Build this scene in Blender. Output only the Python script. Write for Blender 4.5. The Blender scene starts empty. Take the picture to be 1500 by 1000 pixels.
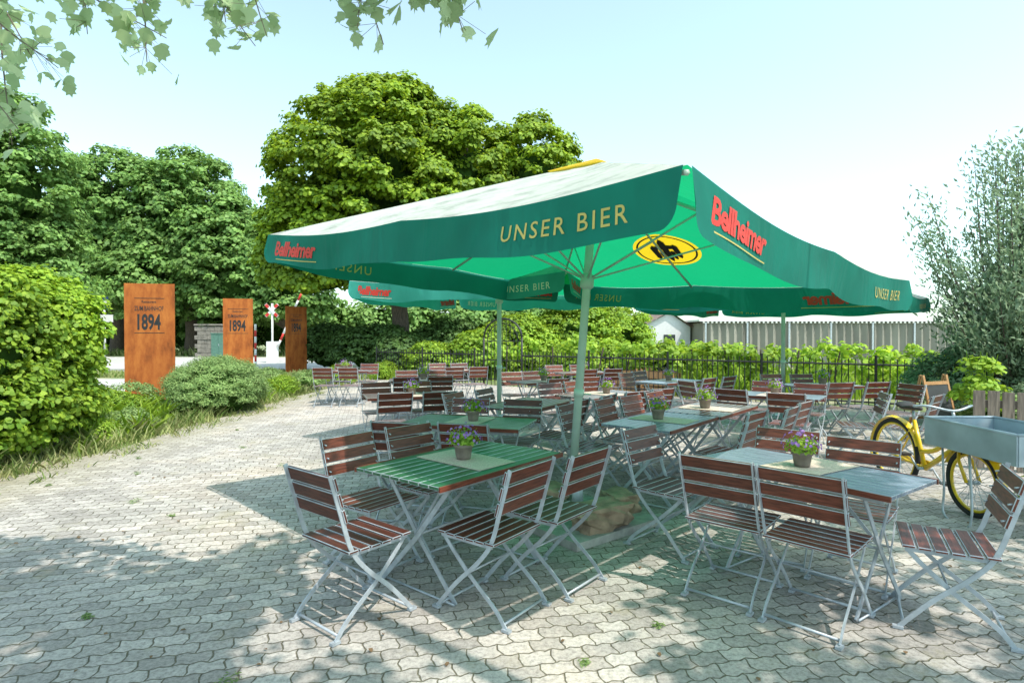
import bpy, math, random, bmesh
import numpy as np
from mathutils import Vector, Matrix, noise
random.seed(7); rng=np.random.default_rng(7)
scene=bpy.context.scene
R=math.radians
def link(o,parent=None):
    scene.collection.objects.link(o)
    if parent: o.parent=parent
    return o
def empty(name,loc=(0,0,0),rot=(0,0,0)):
    e=bpy.data.objects.new(name,None); e.empty_display_size=.2
    e.location=loc; e.rotation_euler=rot; return link(e)
# ---------------- materials ----------------
def newmat(name):
    m=bpy.data.materials.new(name); m.use_nodes=True
    nt=m.node_tree; nt.nodes.clear()
    out=nt.nodes.new('ShaderNodeOutputMaterial'); return m,nt,out
def N(nt,t,**kw):
    n=nt.nodes.new(t)
    for k,v in kw.items(): setattr(n,k,v)
    return n
def ramp(nt,stops,interp='LINEAR'):
    r=N(nt,'ShaderNodeValToRGB'); cr=r.color_ramp; cr.interpolation=interp
    while len(cr.elements)<len(stops): cr.elements.new(.5)
    for e,(p,c) in zip(cr.elements,stops):
        e.position=p; e.color=(c[0],c[1],c[2],1)
    return r
def simple(name,col,rough=.6,metal=0,var=.15,scale=8,bump=0,coat=0,objrand=0,stretch=None,spec=.5,crough=.15):
    m,nt,out=newmat(name); L=nt.links.new
    b=N(nt,'ShaderNodeBsdfPrincipled'); L(b.outputs[0],out.inputs[0])
    b.inputs['Roughness'].default_value=rough; b.inputs['Metallic'].default_value=metal
    b.inputs['Coat Weight'].default_value=coat; b.inputs['Coat Roughness'].default_value=crough
    b.inputs['Specular IOR Level'].default_value=spec
    tc=N(nt,'ShaderNodeTexCoord'); mp=N(nt,'ShaderNodeMapping'); L(tc.outputs['Object'],mp.inputs[0])
    if stretch: mp.inputs['Scale'].default_value=stretch
    nz=N(nt,'ShaderNodeTexNoise'); nz.inputs['Scale'].default_value=scale; nz.inputs['Detail'].default_value=6; L(mp.outputs[0],nz.inputs[0])
    c=Vector(col); r=ramp(nt,[(.3,c*(1-var)),(.7,c*(1+var))]); L(nz.outputs[0],r.inputs[0])
    last=r.outputs[0]
    if objrand:
        oi=N(nt,'ShaderNodeObjectInfo'); hs=N(nt,'ShaderNodeHueSaturation'); mr=N(nt,'ShaderNodeMapRange')
        mr.inputs[3].default_value=1-objrand; mr.inputs[4].default_value=1+objrand
        L(oi.outputs['Random'],mr.inputs[0]); L(mr.outputs[0],hs.inputs['Value']); L(last,hs.inputs['Color']); last=hs.outputs[0]
    L(last,b.inputs['Base Color'])
    if bump:
        bp=N(nt,'ShaderNodeBump'); bp.inputs['Strength'].default_value=bump; bp.inputs['Distance'].default_value=.02
        L(nz.outputs[0],bp.inputs['Height']); L(bp.outputs[0],b.inputs['Normal'])
    return m
def leafmat(name,c1,c2,trans=.35,gloss=.035):
    m,nt,out=newmat(name); L=nt.links.new
    g=N(nt,'ShaderNodeNewGeometry'); r=ramp(nt,[(0,c1),(1,c2)]); L(g.outputs['Random Per Island'],r.inputs[0])
    tc=N(nt,'ShaderNodeTexCoord'); nz=N(nt,'ShaderNodeTexNoise'); nz.inputs['Scale'].default_value=.6; L(tc.outputs['Object'],nz.inputs[0])
    hs=N(nt,'ShaderNodeHueSaturation'); mr=N(nt,'ShaderNodeMapRange'); mr.inputs[1].default_value=.3; mr.inputs[2].default_value=.7
    mr.inputs[3].default_value=.75; mr.inputs[4].default_value=1.25; L(nz.outputs[0],mr.inputs[0]); L(mr.outputs[0],hs.inputs['Value']); L(r.outputs[0],hs.inputs['Color'])
    d=N(nt,'ShaderNodeBsdfDiffuse'); t=N(nt,'ShaderNodeBsdfTranslucent'); gl=N(nt,'ShaderNodeBsdfGlossy'); gl.inputs['Roughness'].default_value=.65
    gl.inputs['Color'].default_value=(.8,.9,.8,1)
    h2=N(nt,'ShaderNodeHueSaturation'); h2.inputs['Value'].default_value=1.4; h2.inputs['Hue'].default_value=.485; L(hs.outputs[0],h2.inputs['Color'])
    L(hs.outputs[0],d.inputs[0]); L(h2.outputs[0],t.inputs[0])
    a=N(nt,'ShaderNodeMixShader'); a.inputs[0].default_value=trans; L(d.outputs[0],a.inputs[1]); L(t.outputs[0],a.inputs[2])
    b=N(nt,'ShaderNodeMixShader'); b.inputs[0].default_value=gloss; L(a.outputs[0],b.inputs[1]); L(gl.outputs[0],b.inputs[2])
    L(b.outputs[0],out.inputs[0]); return m
def fabricmat(name,col,trans=.45,tcol=None,glare=None,emblem=False):
    m,nt,out=newmat(name); L=nt.links.new
    tc=N(nt,'ShaderNodeTexCoord'); nz=N(nt,'ShaderNodeTexNoise'); nz.inputs['Scale'].default_value=2.5; nz.inputs['Detail'].default_value=5; L(tc.outputs['Object'],nz.inputs[0])
    c=Vector(col); r=ramp(nt,[(.3,c*.82),(.7,c*1.18)]); L(nz.outputs[0],r.inputs[0]); last=r.outputs[0]
    if glare:   # sun glare painted as mottled pale colour on the cloth's outer face
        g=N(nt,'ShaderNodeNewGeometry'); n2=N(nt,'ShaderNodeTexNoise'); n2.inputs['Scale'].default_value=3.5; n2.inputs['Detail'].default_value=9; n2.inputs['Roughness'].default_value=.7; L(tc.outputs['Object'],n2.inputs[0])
        r2=ramp(nt,[(.30,Vector(glare)*.5),(.5,glare),(.7,Vector(glare)*1.12)]); L(n2.outputs[0],r2.inputs[0])
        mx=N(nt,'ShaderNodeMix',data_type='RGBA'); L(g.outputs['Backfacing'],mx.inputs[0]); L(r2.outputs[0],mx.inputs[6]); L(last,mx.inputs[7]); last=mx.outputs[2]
    d=N(nt,'ShaderNodeBsdfPrincipled'); d.inputs['Roughness'].default_value=.75; d.inputs['Specular IOR Level'].default_value=.3
    nb=N(nt,'ShaderNodeTexNoise'); nb.inputs['Scale'].default_value=3; nb.inputs['Detail'].default_value=3; nb.inputs['Distortion'].default_value=.8
    mp=N(nt,'ShaderNodeMapping'); mp.inputs['Scale'].default_value=(1,1,.35); L(tc.outputs['Object'],mp.inputs[0]); L(mp.outputs[0],nb.inputs[0])
    bp=N(nt,'ShaderNodeBump'); bp.inputs['Strength'].default_value=.6; bp.inputs['Distance'].default_value=.06; L(nb.outputs[0],bp.inputs['Height']); L(bp.outputs[0],d.inputs['Normal'])
    t=N(nt,'ShaderNodeBsdfTranslucent'); t.inputs[0].default_value=(*(tcol or col),1)
    if emblem:   # printed oval, UV holds metres from its centre
        uv=N(nt,'ShaderNodeUVMap'); uv.uv_map='emblem'; ms=N(nt,'ShaderNodeMapping'); ms.inputs['Scale'].default_value=(1/1.15,1/.9,1); L(uv.outputs[0],ms.inputs[0])
        ln=N(nt,'ShaderNodeVectorMath',operation='LENGTH'); L(ms.outputs[0],ln.inputs[0])
        rm=ramp(nt,[(0,(.9,.62,.02)),(.27,(.02,.02,.01)),(.29,(.9,.62,.02)),(.325,(0,0,0))],'CONSTANT'); L(ln.outputs['Value'],rm.inputs[0])
        ls=N(nt,'ShaderNodeMath',operation='LESS_THAN'); ls.inputs[1].default_value=.325; L(ln.outputs['Value'],ls.inputs[0])
        ma=N(nt,'ShaderNodeMix',data_type='RGBA'); L(ls.outputs[0],ma.inputs[0]); L(last,ma.inputs[6]); L(rm.outputs[0],ma.inputs[7]); last=ma.outputs[2]
        mb_=N(nt,'ShaderNodeMix',data_type='RGBA'); L(ls.outputs[0],mb_.inputs[0]); mb_.inputs[6].default_value=(*tcol,1); L(rm.outputs[0],mb_.inputs[7]); L(mb_.outputs[2],t.inputs[0])
    L(last,d.inputs['Base Color'])
    a=N(nt,'ShaderNodeMixShader'); a.inputs[0].default_value=trans; L(d.outputs[0],a.inputs[1]); L(t.outputs[0],a.inputs[2]); L(a.outputs[0],out.inputs[0]); return m
M={}
M['wood']=simple('varnished_wood',(.125,.034,.020),.42,var=.5,scale=6,stretch=(1.5,14,14),coat=.12,objrand=.4,bump=.15,spec=.35)
M['topg']=simple('green_reflection_table',(.030,.125,.055),.35,var=.4,scale=5,stretch=(1.2,14,14),coat=.4,bump=.1,crough=.25)  # brown wood with the canopy's green reflection painted into its colour
M['topb']=simple('sky_reflection_table',(.14,.17,.22),.4,var=.3,scale=5,stretch=(1.2,14,14),coat=.3,objrand=.2,bump=.1,crough=.25)  # sky reflection painted into the top as a blue-grey base colour
M['topw']=simple('brown_table_wood',(.12,.055,.038),.35,var=.5,scale=5,stretch=(1.2,14,14),coat=.5,objrand=.2,bump=.1,crough=.25)
M['steel']=simple('galvanised_steel',(.42,.46,.50),.45,metal=.3,var=.2,scale=15)
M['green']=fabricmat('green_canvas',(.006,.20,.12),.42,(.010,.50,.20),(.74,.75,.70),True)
M['valance']=fabricmat('green_canvas_valance',(.003,.165,.125),.16,(.006,.32,.18))
M['valance2']=fabricmat('sunlit_green_canvas_valance',(.05,.34,.28),.25,(.03,.45,.30))  # same canvas, direct sun painted in as a lighter green
M['yellowcloth']=fabricmat('yellow_canvas',(.70,.48,.03),.4,(.8,.6,.05))
M['gold']=simple('gold_print',(.50,.42,.11),.6,var=.1)
M['palegold']=simple('sunlit_print',(.75,.75,.55),.6,var=.1)  # gold lettering with sunlight painted in as a paler tone
M['red']=simple('red_print',(.62,.035,.02),.6,var=.1)
M['black']=simple('black_print',(.01,.012,.01),.7)
M['pole']=simple('pole_paint',(.40,.52,.44),.4,var=.08)
M['iron']=simple('black_iron',(.015,.015,.017),.5)
M['concrete']=simple('concrete',(.35,.34,.32),.9,var=.25,scale=12,bump=.4)
M['rock']=simple('sandstone',(.32,.23,.16),.9,var=.45,scale=7,bump=.9)
M['terra']=simple('clay_pot',(.20,.16,.13),.8,var=.25,scale=20)
M['soil']=simple('soil',(.05,.035,.02),.95)
M['runner']=simple('jute_runner',(.58,.47,.39),.9,var=.2,scale=90,bump=.4)
M['yellow']=simple('yellow_paint',(.78,.50,.01),.35,coat=.4,var=.12)
M['rubber']=simple('rubber',(.02,.02,.02),.8)
M['tray']=simple('zinc_tray',(.35,.42,.47),.45,metal=.2,var=.2,scale=4)
M['leather']=simple('leather',(.04,.03,.025),.5)
M['white']=simple('white_paint',(.75,.75,.73),.5,var=.05)
M['redp']=simple('red_paint',(.6,.03,.02),.5)
M['blue']=simple('dark_blue',(.02,.05,.15),.5)
M['barn']=simple('weathered_wood',(.20,.16,.13),.85,var=.4,scale=5,stretch=(10,10,1),bump=.4)
M['pine']=simple('pine_wood',(.42,.23,.10),.6,var=.25,stretch=(8,8,1))
M['slate']=simple('slate',(.05,.055,.06),.6)
M['plaster']=simple('white_plaster',(.70,.70,.72),.9,var=.06)
M['roof']=simple('roof_tile',(.22,.15,.12),.8)
M['bark']=simple('bark',(.11,.085,.065),.95,var=.4,scale=9,stretch=(3,3,.6),bump=1)
M['twig']=simple('twig_bark',(.18,.15,.12),.9,var=.3)
M['cabinet']=simple('cabinet_green',(.08,.18,.14),.5)
M['glass']=simple('dark_glass',(.03,.04,.05),.1)
M['corr']=simple('corrugated_metal',(.26,.25,.215),.6,var=.2,scale=1.2,stretch=(1,1,.3))
M['stonewall']=simple('stone_wall',(.20,.185,.16),.9,var=.35,scale=4,bump=.8)
M['litter']=simple('dry_leaves',(.16,.10,.05),.9,var=.4)
def corten():
    m,nt,out=newmat('corten_steel'); L=nt.links.new
    b=N(nt,'ShaderNodeBsdfPrincipled'); b.inputs['Roughness'].default_value=.85; b.inputs['Specular IOR Level'].default_value=.25; L(b.outputs[0],out.inputs[0])
    tc=N(nt,'ShaderNodeTexCoord'); mp=N(nt,'ShaderNodeMapping'); mp.inputs['Scale'].default_value=(2.2,2.2,.8); L(tc.outputs['Object'],mp.inputs[0])
    a=N(nt,'ShaderNodeTexNoise'); a.inputs['Scale'].default_value=1.6; a.inputs['Detail'].default_value=9; a.inputs['Roughness'].default_value=.7; L(mp.outputs[0],a.inputs[0])
    r=ramp(nt,[(.3,(.13,.036,.012)),(.48,(.34,.095,.022)),(.7,(.52,.18,.04))]); L(a.outputs[0],r.inputs[0]); L(r.outputs[0],b.inputs['Base Color']); return m
M['corten']=corten()
def pavermat():
    m,nt,out=newmat('concrete_pavers'); L=nt.links.new
    b=N(nt,'ShaderNodeBsdfPrincipled'); b.inputs['Roughness'].default_value=.9; b.inputs['Specular IOR Level'].default_value=.25; L(b.outputs[0],out.inputs[0])
    tc=N(nt,'ShaderNodeTexCoord'); mp=N(nt,'ShaderNodeMapping'); mp.inputs['Rotation'].default_value=(0,0,R(-14)); L(tc.outputs['Object'],mp.inputs[0])
    wob=N(nt,'ShaderNodeTexNoise'); wob.inputs['Scale'].default_value=7; wob.inputs['Detail'].default_value=4; L(mp.outputs[0],wob.inputs[0])
    big=N(nt,'ShaderNodeTexNoise'); big.inputs['Scale'].default_value=.8; L(mp.outputs[0],big.inputs[0])
    sp=N(nt,'ShaderNodeSeparateXYZ'); L(mp.outputs[0],sp.inputs[0])
    pp=N(nt,'ShaderNodeMath',operation='PINGPONG'); pp.inputs[1].default_value=.045; L(sp.outputs[0],pp.inputs[0])
    mu=N(nt,'ShaderNodeMath',operation='MULTIPLY_ADD'); mu.inputs[1].default_value=.34; L(pp.outputs[0],mu.inputs[0]); L(sp.outputs[1],mu.inputs[2])
    wa=N(nt,'ShaderNodeMath',operation='MULTIPLY_ADD'); wa.inputs[1].default_value=.042; L(wob.outputs[0],wa.inputs[0]); L(mu.outputs[0],wa.inputs[2])
    wb=N(nt,'ShaderNodeMath',operation='MULTIPLY_ADD'); wb.inputs[1].default_value=.14; L(big.outputs[0],wb.inputs[0]); L(wa.outputs[0],wb.inputs[2])
    pq=N(nt,'ShaderNodeMath',operation='PINGPONG'); pq.inputs[1].default_value=.055; L(sp.outputs[1],pq.inputs[0])
    mx=N(nt,'ShaderNodeMath',operation='MULTIPLY_ADD'); mx.inputs[1].default_value=.25; L(pq.outputs[0],mx.inputs[0]); L(sp.outputs[0],mx.inputs[2])
    wx=N(nt,'ShaderNodeMath',operation='MULTIPLY_ADD'); wx.inputs[1].default_value=.045; L(wob.outputs[0],wx.inputs[0]); L(mx.outputs[0],wx.inputs[2])
    cb=N(nt,'ShaderNodeCombineXYZ'); L(wx.outputs[0],cb.inputs[0]); L(wb.outputs[0],cb.inputs[1])
    br=N(nt,'ShaderNodeTexBrick'); br.inputs['Scale'].default_value=1; br.inputs['Brick Width'].default_value=.165; br.inputs['Row Height'].default_value=.105
    br.inputs['Mortar Size'].default_value=.0055; br.inputs['Mortar Smooth'].default_value=.75; br.inputs['Bias'].default_value=0
    br.inputs['Color1'].default_value=(.34,.315,.29,1); br.inputs['Color2'].default_value=(.52,.485,.445,1); br.inputs['Mortar'].default_value=(.17,.155,.105,1)
    L(cb.outputs[0],br.inputs[0])
    n1=N(nt,'ShaderNodeTexNoise'); n1.inputs['Scale'].default_value=.55; n1.inputs['Detail'].default_value=8; n1.inputs['Roughness'].default_value=.65; L(tc.outputs['Object'],n1.inputs[0])
    r1=ramp(nt,[(.32,(.72,.73,.73)),(.5,(1,1,1)),(.7,(1.28,1.18,1.08))]); L(n1.outputs[0],r1.inputs[0])
    m1=N(nt,'ShaderNodeMix',data_type='RGBA',blend_type='MULTIPLY'); m1.inputs[0].default_value=1; L(br.outputs[0],m1.inputs[6]); L(r1.outputs[0],m1.inputs[7])
    n2=N(nt,'ShaderNodeTexNoise'); n2.inputs['Scale'].default_value=38; n2.inputs['Detail'].default_value=6; n2.inputs['Roughness'].default_value=.75; L(tc.outputs['Object'],n2.inputs[0])
    r2=ramp(nt,[(.3,(.48,.48,.48)),(.52,(1,1,1)),(.75,(1.35,1.35,1.35))]); L(n2.outputs[0],r2.inputs[0])
    m2=N(nt,'ShaderNodeMix',data_type='RGBA',blend_type='MULTIPLY'); m2.inputs[0].default_value=1; L(m1.outputs[2],m2.inputs[6]); L(r2.outputs[0],m2.inputs[7])
    n3=N(nt,'ShaderNodeTexNoise'); n3.inputs['Scale'].default_value=1.7; n3.inputs['Detail'].default_value=9; n3.inputs['Roughness'].default_value=.8; L(tc.outputs['Object'],n3.inputs[0])
    r3=ramp(nt,[(.54,(0,0,0)),(.70,(.75,.75,.75))]); L(n3.outputs[0],r3.inputs[0])
    s2=N(nt,'ShaderNodeSeparateXYZ'); L(tc.outputs['Object'],s2.inputs[0]); mr=N(nt,'ShaderNodeMapRange'); mr.inputs[1].default_value=-4.4; mr.inputs[2].default_value=-5.7; mr.inputs[3].default_value=0; mr.inputs[4].default_value=.55; L(s2.outputs[0],mr.inputs[0])
    mm=N(nt,'ShaderNodeMath',operation='MULTIPLY'); L(mr.outputs[0],mm.inputs[0]); L(n3.outputs[0],mm.inputs[1])
    m2b=N(nt,'ShaderNodeMath',operation='MULTIPLY'); m2b.inputs[1].default_value=2.4; L(mm.outputs[0],m2b.inputs[0])
    ad0=N(nt,'ShaderNodeMath',operation='ADD'); ad0.use_clamp=True; L(m2b.outputs[0],ad0.inputs[0]); L(r3.outputs[0],ad0.inputs[1])
    m3=N(nt,'ShaderNodeMix',data_type='RGBA'); m3.inputs[7].default_value=(.30,.275,.18,1); L(ad0.outputs[0],m3.inputs[0]); L(m2.outputs[2],m3.inputs[6])
    L(m3.outputs[2],b.inputs['Base Color'])
    ad=N(nt,'ShaderNodeMath',operation='MULTIPLY_ADD'); ad.inputs[1].default_value=-1; L(br.outputs['Fac'],ad.inputs[0])
    sc=N(nt,'ShaderNodeMath',operation='MULTIPLY'); sc.inputs[1].default_value=.5; L(n2.outputs[0],sc.inputs[0]); L(sc.outputs[0],ad.inputs[2])
    bp=N(nt,'ShaderNodeBump'); bp.inputs['Strength'].default_value=.8; bp.inputs['Distance'].default_value=.012; L(ad.outputs[0],bp.inputs['Height']); L(bp.outputs[0],b.inputs['Normal'])
    return m
M['pavers']=pavermat()
def groundmat():
    m,nt,out=newmat('meadow_ground'); L=nt.links.new
    b=N(nt,'ShaderNodeBsdfPrincipled'); b.inputs['Roughness'].default_value=.95; L(b.outputs[0],out.inputs[0])
    tc=N(nt,'ShaderNodeTexCoord'); a=N(nt,'ShaderNodeTexNoise'); a.inputs['Scale'].default_value=.9; a.inputs['Detail'].default_value=10; a.inputs['Roughness'].default_value=.75; L(tc.outputs['Object'],a.inputs[0])
    r=ramp(nt,[(.3,(.07,.12,.03)),(.48,(.15,.19,.06)),(.6,(.32,.29,.19))]); L(a.outputs[0],r.inputs[0]); L(r.outputs[0],b.inputs['Base Color']); return m
M['meadow']=groundmat()
M['road']=simple('road_asphalt',(.44,.43,.41),.9,var=.1,scale=3)
M['maple']=leafmat('maple_leaves',(.10,.19,.008),(.30,.42,.018),.38)
M['dgreen']=leafmat('dark_tree_leaves',(.10,.21,.04),(.23,.38,.09),.34)
M['hedge']=leafmat('hedge_leaves',(.12,.24,.012),(.31,.44,.03),.35)
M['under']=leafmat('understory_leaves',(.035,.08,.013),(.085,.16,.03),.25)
M['willow']=leafmat('willow_leaves',(.13,.22,.11),(.28,.37,.22),.3,.06)
M['poplar']=leafmat('poplar_leaves',(.20,.30,.13),(.42,.54,.32),.42,.05)
M['herb']=leafmat('herb_leaves',(.12,.22,.06),(.29,.40,.13),.3)
M['vine']=leafmat('vine_leaves',(.16,.31,.018),(.38,.53,.05),.42)
M['grass']=leafmat('grass_blades',(.12,.22,.03),(.42,.41,.18),.3)
M['flower']=leafmat('purple_petals',(.25,.10,.45),(.45,.25,.60),.3)
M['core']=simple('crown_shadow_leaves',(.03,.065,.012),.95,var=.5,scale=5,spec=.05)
# ---------------- mesh builder ----------------
class MB:
    def __init__(s): s.v=[];s.f=[];s.m=[];s.sm=[]
    def add(s,vs,fs,mi=0,sm=False):
        o=len(s.v); s.v+= [tuple(v) for v in vs]; s.f+=[tuple(i+o for i in f) for f in fs]; s.m+=[mi]*len(fs); s.sm+=[sm]*len(fs)
    def box(s,c,size,rot=None,mi=0):
        c=Vector(c); hx,hy,hz=[a/2 for a in size]
        vs=[Vector((x,y,z)) for x in(-hx,hx) for y in(-hy,hy) for z in(-hz,hz)]
        if rot is not None: vs=[rot@v for v in vs]
        s.add([v+c for v in vs],[(0,1,3,2),(4,6,7,5),(0,4,5,1),(2,3,7,6),(0,2,6,4),(1,5,7,3)],mi)
    def tube(s,pts,r,n=6,mi=0,cap=True,closed=False):
        pts=[Vector(p) for p in pts]; k=len(pts); rs=r if isinstance(r,(list,tuple)) else [r]*k
        vs=[];up=None
        for i,p in enumerate(pts):
            a=pts[(i-1)%k] if (closed or i>0) else p; b=pts[(i+1)%k] if (closed or i<k-1) else p
            t=(b-a).normalized()
            if up is None:
                up=Vector((0,0,1)) if abs(t.z)<.9 else Vector((1,0,0))
            x=t.cross(up); 
            if x.length<1e-4: x=t.cross(Vector((0,1,0)))
            x.normalize(); y=x.cross(t); up=y
            for j in range(n):
                an=2*math.pi*j/n; vs.append(p+(x*math.cos(an)+y*math.sin(an))*rs[i])
        fs=[]
        for i in range(k if closed else k-1):
            i2=(i+1)%k
            for j in range(n): fs.append((i*n+j,i*n+(j+1)%n,i2*n+(j+1)%n,i2*n+j))
        if cap and not closed: fs.append(tuple(range(n))[::-1]); fs.append(tuple((k-1)*n+j for j in range(n)))
        s.add(vs,fs,mi,n>5)
    def bar(s,pts,side,w,t,mi=0):
        pts=[Vector(p) for p in pts]; side=Vector(side).normalized(); vs=[]; k=len(pts)
        for i,p in enumerate(pts):
            tt=(pts[min(i+1,k-1)]-pts[max(i-1,0)]).normalized(); q=tt.cross(side).normalized()
            for a,b in((-1,-1),(1,-1),(1,1),(-1,1)): vs.append(p+q*a*w/2+side*b*t/2)
        fs=[(i*4+j,i*4+(j+1)%4,(i+1)*4+(j+1)%4,(i+1)*4+j) for i in range(k-1) for j in range(4)]
        fs+=[(3,2,1,0),tuple((k-1)*4+j for j in range(4))]
        s.add(vs,fs,mi)
    def lathe(s,prof,c=(0,0,0),n=20,mi=0):
        c=Vector(c); vs=[]
        for r,z in prof:
            for j in range(n): a=2*math.pi*j/n; vs.append(c+Vector((r*math.cos(a),r*math.sin(a),z)))
        fs=[(i*n+j,i*n+(j+1)%n,(i+1)*n+(j+1)%n,(i+1)*n+j) for i in range(len(prof)-1) for j in range(n)]
        s.add(vs,fs,mi,True)
    def mesh(s,name,mats):
        me=bpy.data.meshes.new(name); me.from_pydata(s.v,[],s.f)
        for m in mats: me.materials.append(M[m] if isinstance(m,str) else m)
        me.polygons.foreach_set('material_index',s.m); me.polygons.foreach_set('use_smooth',s.sm); me.update(); return me
    def obj(s,name,mats,parent=None,loc=(0,0,0),rot=(0,0,0)):
        o=bpy.data.objects.new(name,s.mesh(name,mats)); o.location=loc;o.rotation_euler=rot; return link(o,parent)
def catmull(p,k=4):
    p=[Vector(a) for a in p]; q=[p[0]*2-p[1]]+p+[p[-1]*2-p[-2]]; out=[]
    for i in range(1,len(q)-2):
        for j in range(k):
            t=j/k; a,b,c,d=q[i-1:i+3]
            out.append(.5*((2*b)+(c-a)*t+(2*a-5*b+4*c-d)*t*t+(3*b-a-3*c+d)*t**3))
    out.append(p[-1]); return out
def Rz(d): return Matrix.Rotation(R(d),3,'Z')
# ---------------- foliage ----------------
def unit(n):
    v=rng.normal(size=(n,3)); return v/np.linalg.norm(v,axis=1)[:,None]
RH=np.array([(0,-.5),(.42,-.05),(0,.5),(-.42,-.05)])
LOBE=np.array([(0,-.5),(.28,-.38),(.5,-.12),(.3,.08),(.36,.3),(.12,.28),(0,.55),(-.12,.28),(-.36,.3),(-.3,.08),(-.5,-.12),(-.28,-.38)])
MAPL=np.array([(0,-.45),(.5,-.2),(.38,.3),(0,.5),(-.38,.3),(-.5,-.2)])
def leafmesh(name,P,Nn,size,mat,shape=RH,aspect=1.,parent=None,tangent=None,loc=(0,0,0)):
    n=len(P)
    if n==0: return None
    t=unit(n) if tangent is None else tangent+unit(n)*.3
    x=np.cross(Nn,t); x/=np.linalg.norm(x,axis=1)[:,None]+1e-9; y=np.cross(Nn,x); y=-y
    sz=(size*(.65+.7*rng.random(n)))[:,None]
    k=len(shape); V=np.empty((n,k,3))
    fold=Nn*sz*.18
    for i,(a,b) in enumerate(shape):
        V[:,i]=P+x*sz*a*aspect+y*sz*b+fold*abs(a)*2*(1 if k<12 else .6)
    me=bpy.data.meshes.new(name); me.vertices.add(n*k); me.vertices.foreach_set('co',V.astype(np.float32).ravel())
    me.loops.add(n*k); me.loops.foreach_set('vertex_index',np.arange(n*k,dtype=np.int32))
    me.polygons.add(n); me.polygons.foreach_set('loop_start',np.arange(0,n*k,k,dtype=np.int32))
    me.polygons.foreach_set('loop_total',np.full(n,k,dtype=np.int32)); me.update(calc_edges=True)
    me.materials.append(M[mat]); o=bpy.data.objects.new(name,me); o.location=loc; return link(o,parent)
def crown_pts(ells,nclump,cr,per,flat=.75,inner=.75,zmin=-.7):
    vol=np.array([e[1][0]*e[1][1]+e[1][0]*e[1][2] for e in ells]); vol=vol/vol.sum()
    Ps=[];Ns=[]
    for (c,r),f in zip(ells,vol):
        k=max(3,int(nclump*f)); u=unit(k*3); u=u[u[:,2]>zmin][:k]; k=len(u)
        rad=inner+(1.04-inner)*rng.random(k)**.6
        C=np.array(c)+u*np.array(r)*rad[:,None]
        crr=cr*(.55+.9*rng.random(k))
        for i in range(k):
            m=int(per*(crr[i]/cr)**2*.9)+1; w=unit(m); w[:,2]=np.where(w[:,2]<-.3,w[:,2]*-.6,w[:,2])
            rr=crr[i]*(.55+.5*rng.random(m)); off=w*rr[:,None]; off[:,2]*=flat
            Ps.append(C[i]+off); nn=w*.8+u[i]*.3+np.array([0,0,.5])+unit(m)*.55
            Ns.append(nn/np.linalg.norm(nn,axis=1)[:,None])
    return np.vstack(Ps),np.vstack(Ns)
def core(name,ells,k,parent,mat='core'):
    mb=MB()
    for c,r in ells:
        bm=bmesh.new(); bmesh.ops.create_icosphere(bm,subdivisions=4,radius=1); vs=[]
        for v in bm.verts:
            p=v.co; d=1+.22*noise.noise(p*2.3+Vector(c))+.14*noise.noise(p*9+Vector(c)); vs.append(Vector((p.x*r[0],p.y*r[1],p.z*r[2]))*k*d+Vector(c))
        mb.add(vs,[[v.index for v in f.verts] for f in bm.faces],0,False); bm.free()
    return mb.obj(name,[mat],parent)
def tree(name,base,ells,nclump,cr,per,size,mat,trunk_r=.3,shape=RH,corek=.66,aspect=1.,inner=.75):
    e=empty(name,base); b=Vector(base)
    L=[(tuple(Vector(c)-b),r) for c,r in ells]
    P,Nn=crown_pts(L,nclump,cr,per,inner=inner); leafmesh('crown_leaves',P,Nn,size,mat,shape,aspect,e)
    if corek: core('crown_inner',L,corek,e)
    mb=MB(); big=max(L,key=lambda a:a[0][2]); top=Vector(big[0])
    fork=Vector((top.x*.2,top.y*.2,top.z*.35))
    mb.tube(catmull([(0,0,-.2),(trunk_r*.3,0,fork.z*.5),fork]),[trunk_r*1.25]+[trunk_r*(1.1-.3*i/8) for i in range(8)],8)
    for c,r in L:
        c=Vector(c)
        for q in range(3):
            tip=c+Vector((random.uniform(-.6,.6)*r[0],random.uniform(-.6,.6)*r[1],random.uniform(0,.7)*r[2]))
            mid=(fork+tip)/2+Vector((0,0,-.4)); pp=catmull([fork,mid,tip]); n=len(pp)
            mb.tube(pp,[trunk_r*.6*(1-i/n)+.02 for i in range(n)],6)
    mb.obj('trunk_and_limbs',['bark'],e); return e
def bush(name,c,r,n,size,mat,cr=.3,shape=RH,aspect=1,corek=.68,per=60):
    e=empty(name,c); L=[((0,0,0),r)]
    P,Nn=crown_pts(L,n,cr,per,zmin=-.4); P[:,2]=np.maximum(P[:,2],-c[2]+.02); leafmesh('leaves',P,Nn,size,mat,shape,aspect,e)
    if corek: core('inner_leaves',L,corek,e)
    return e
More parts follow.
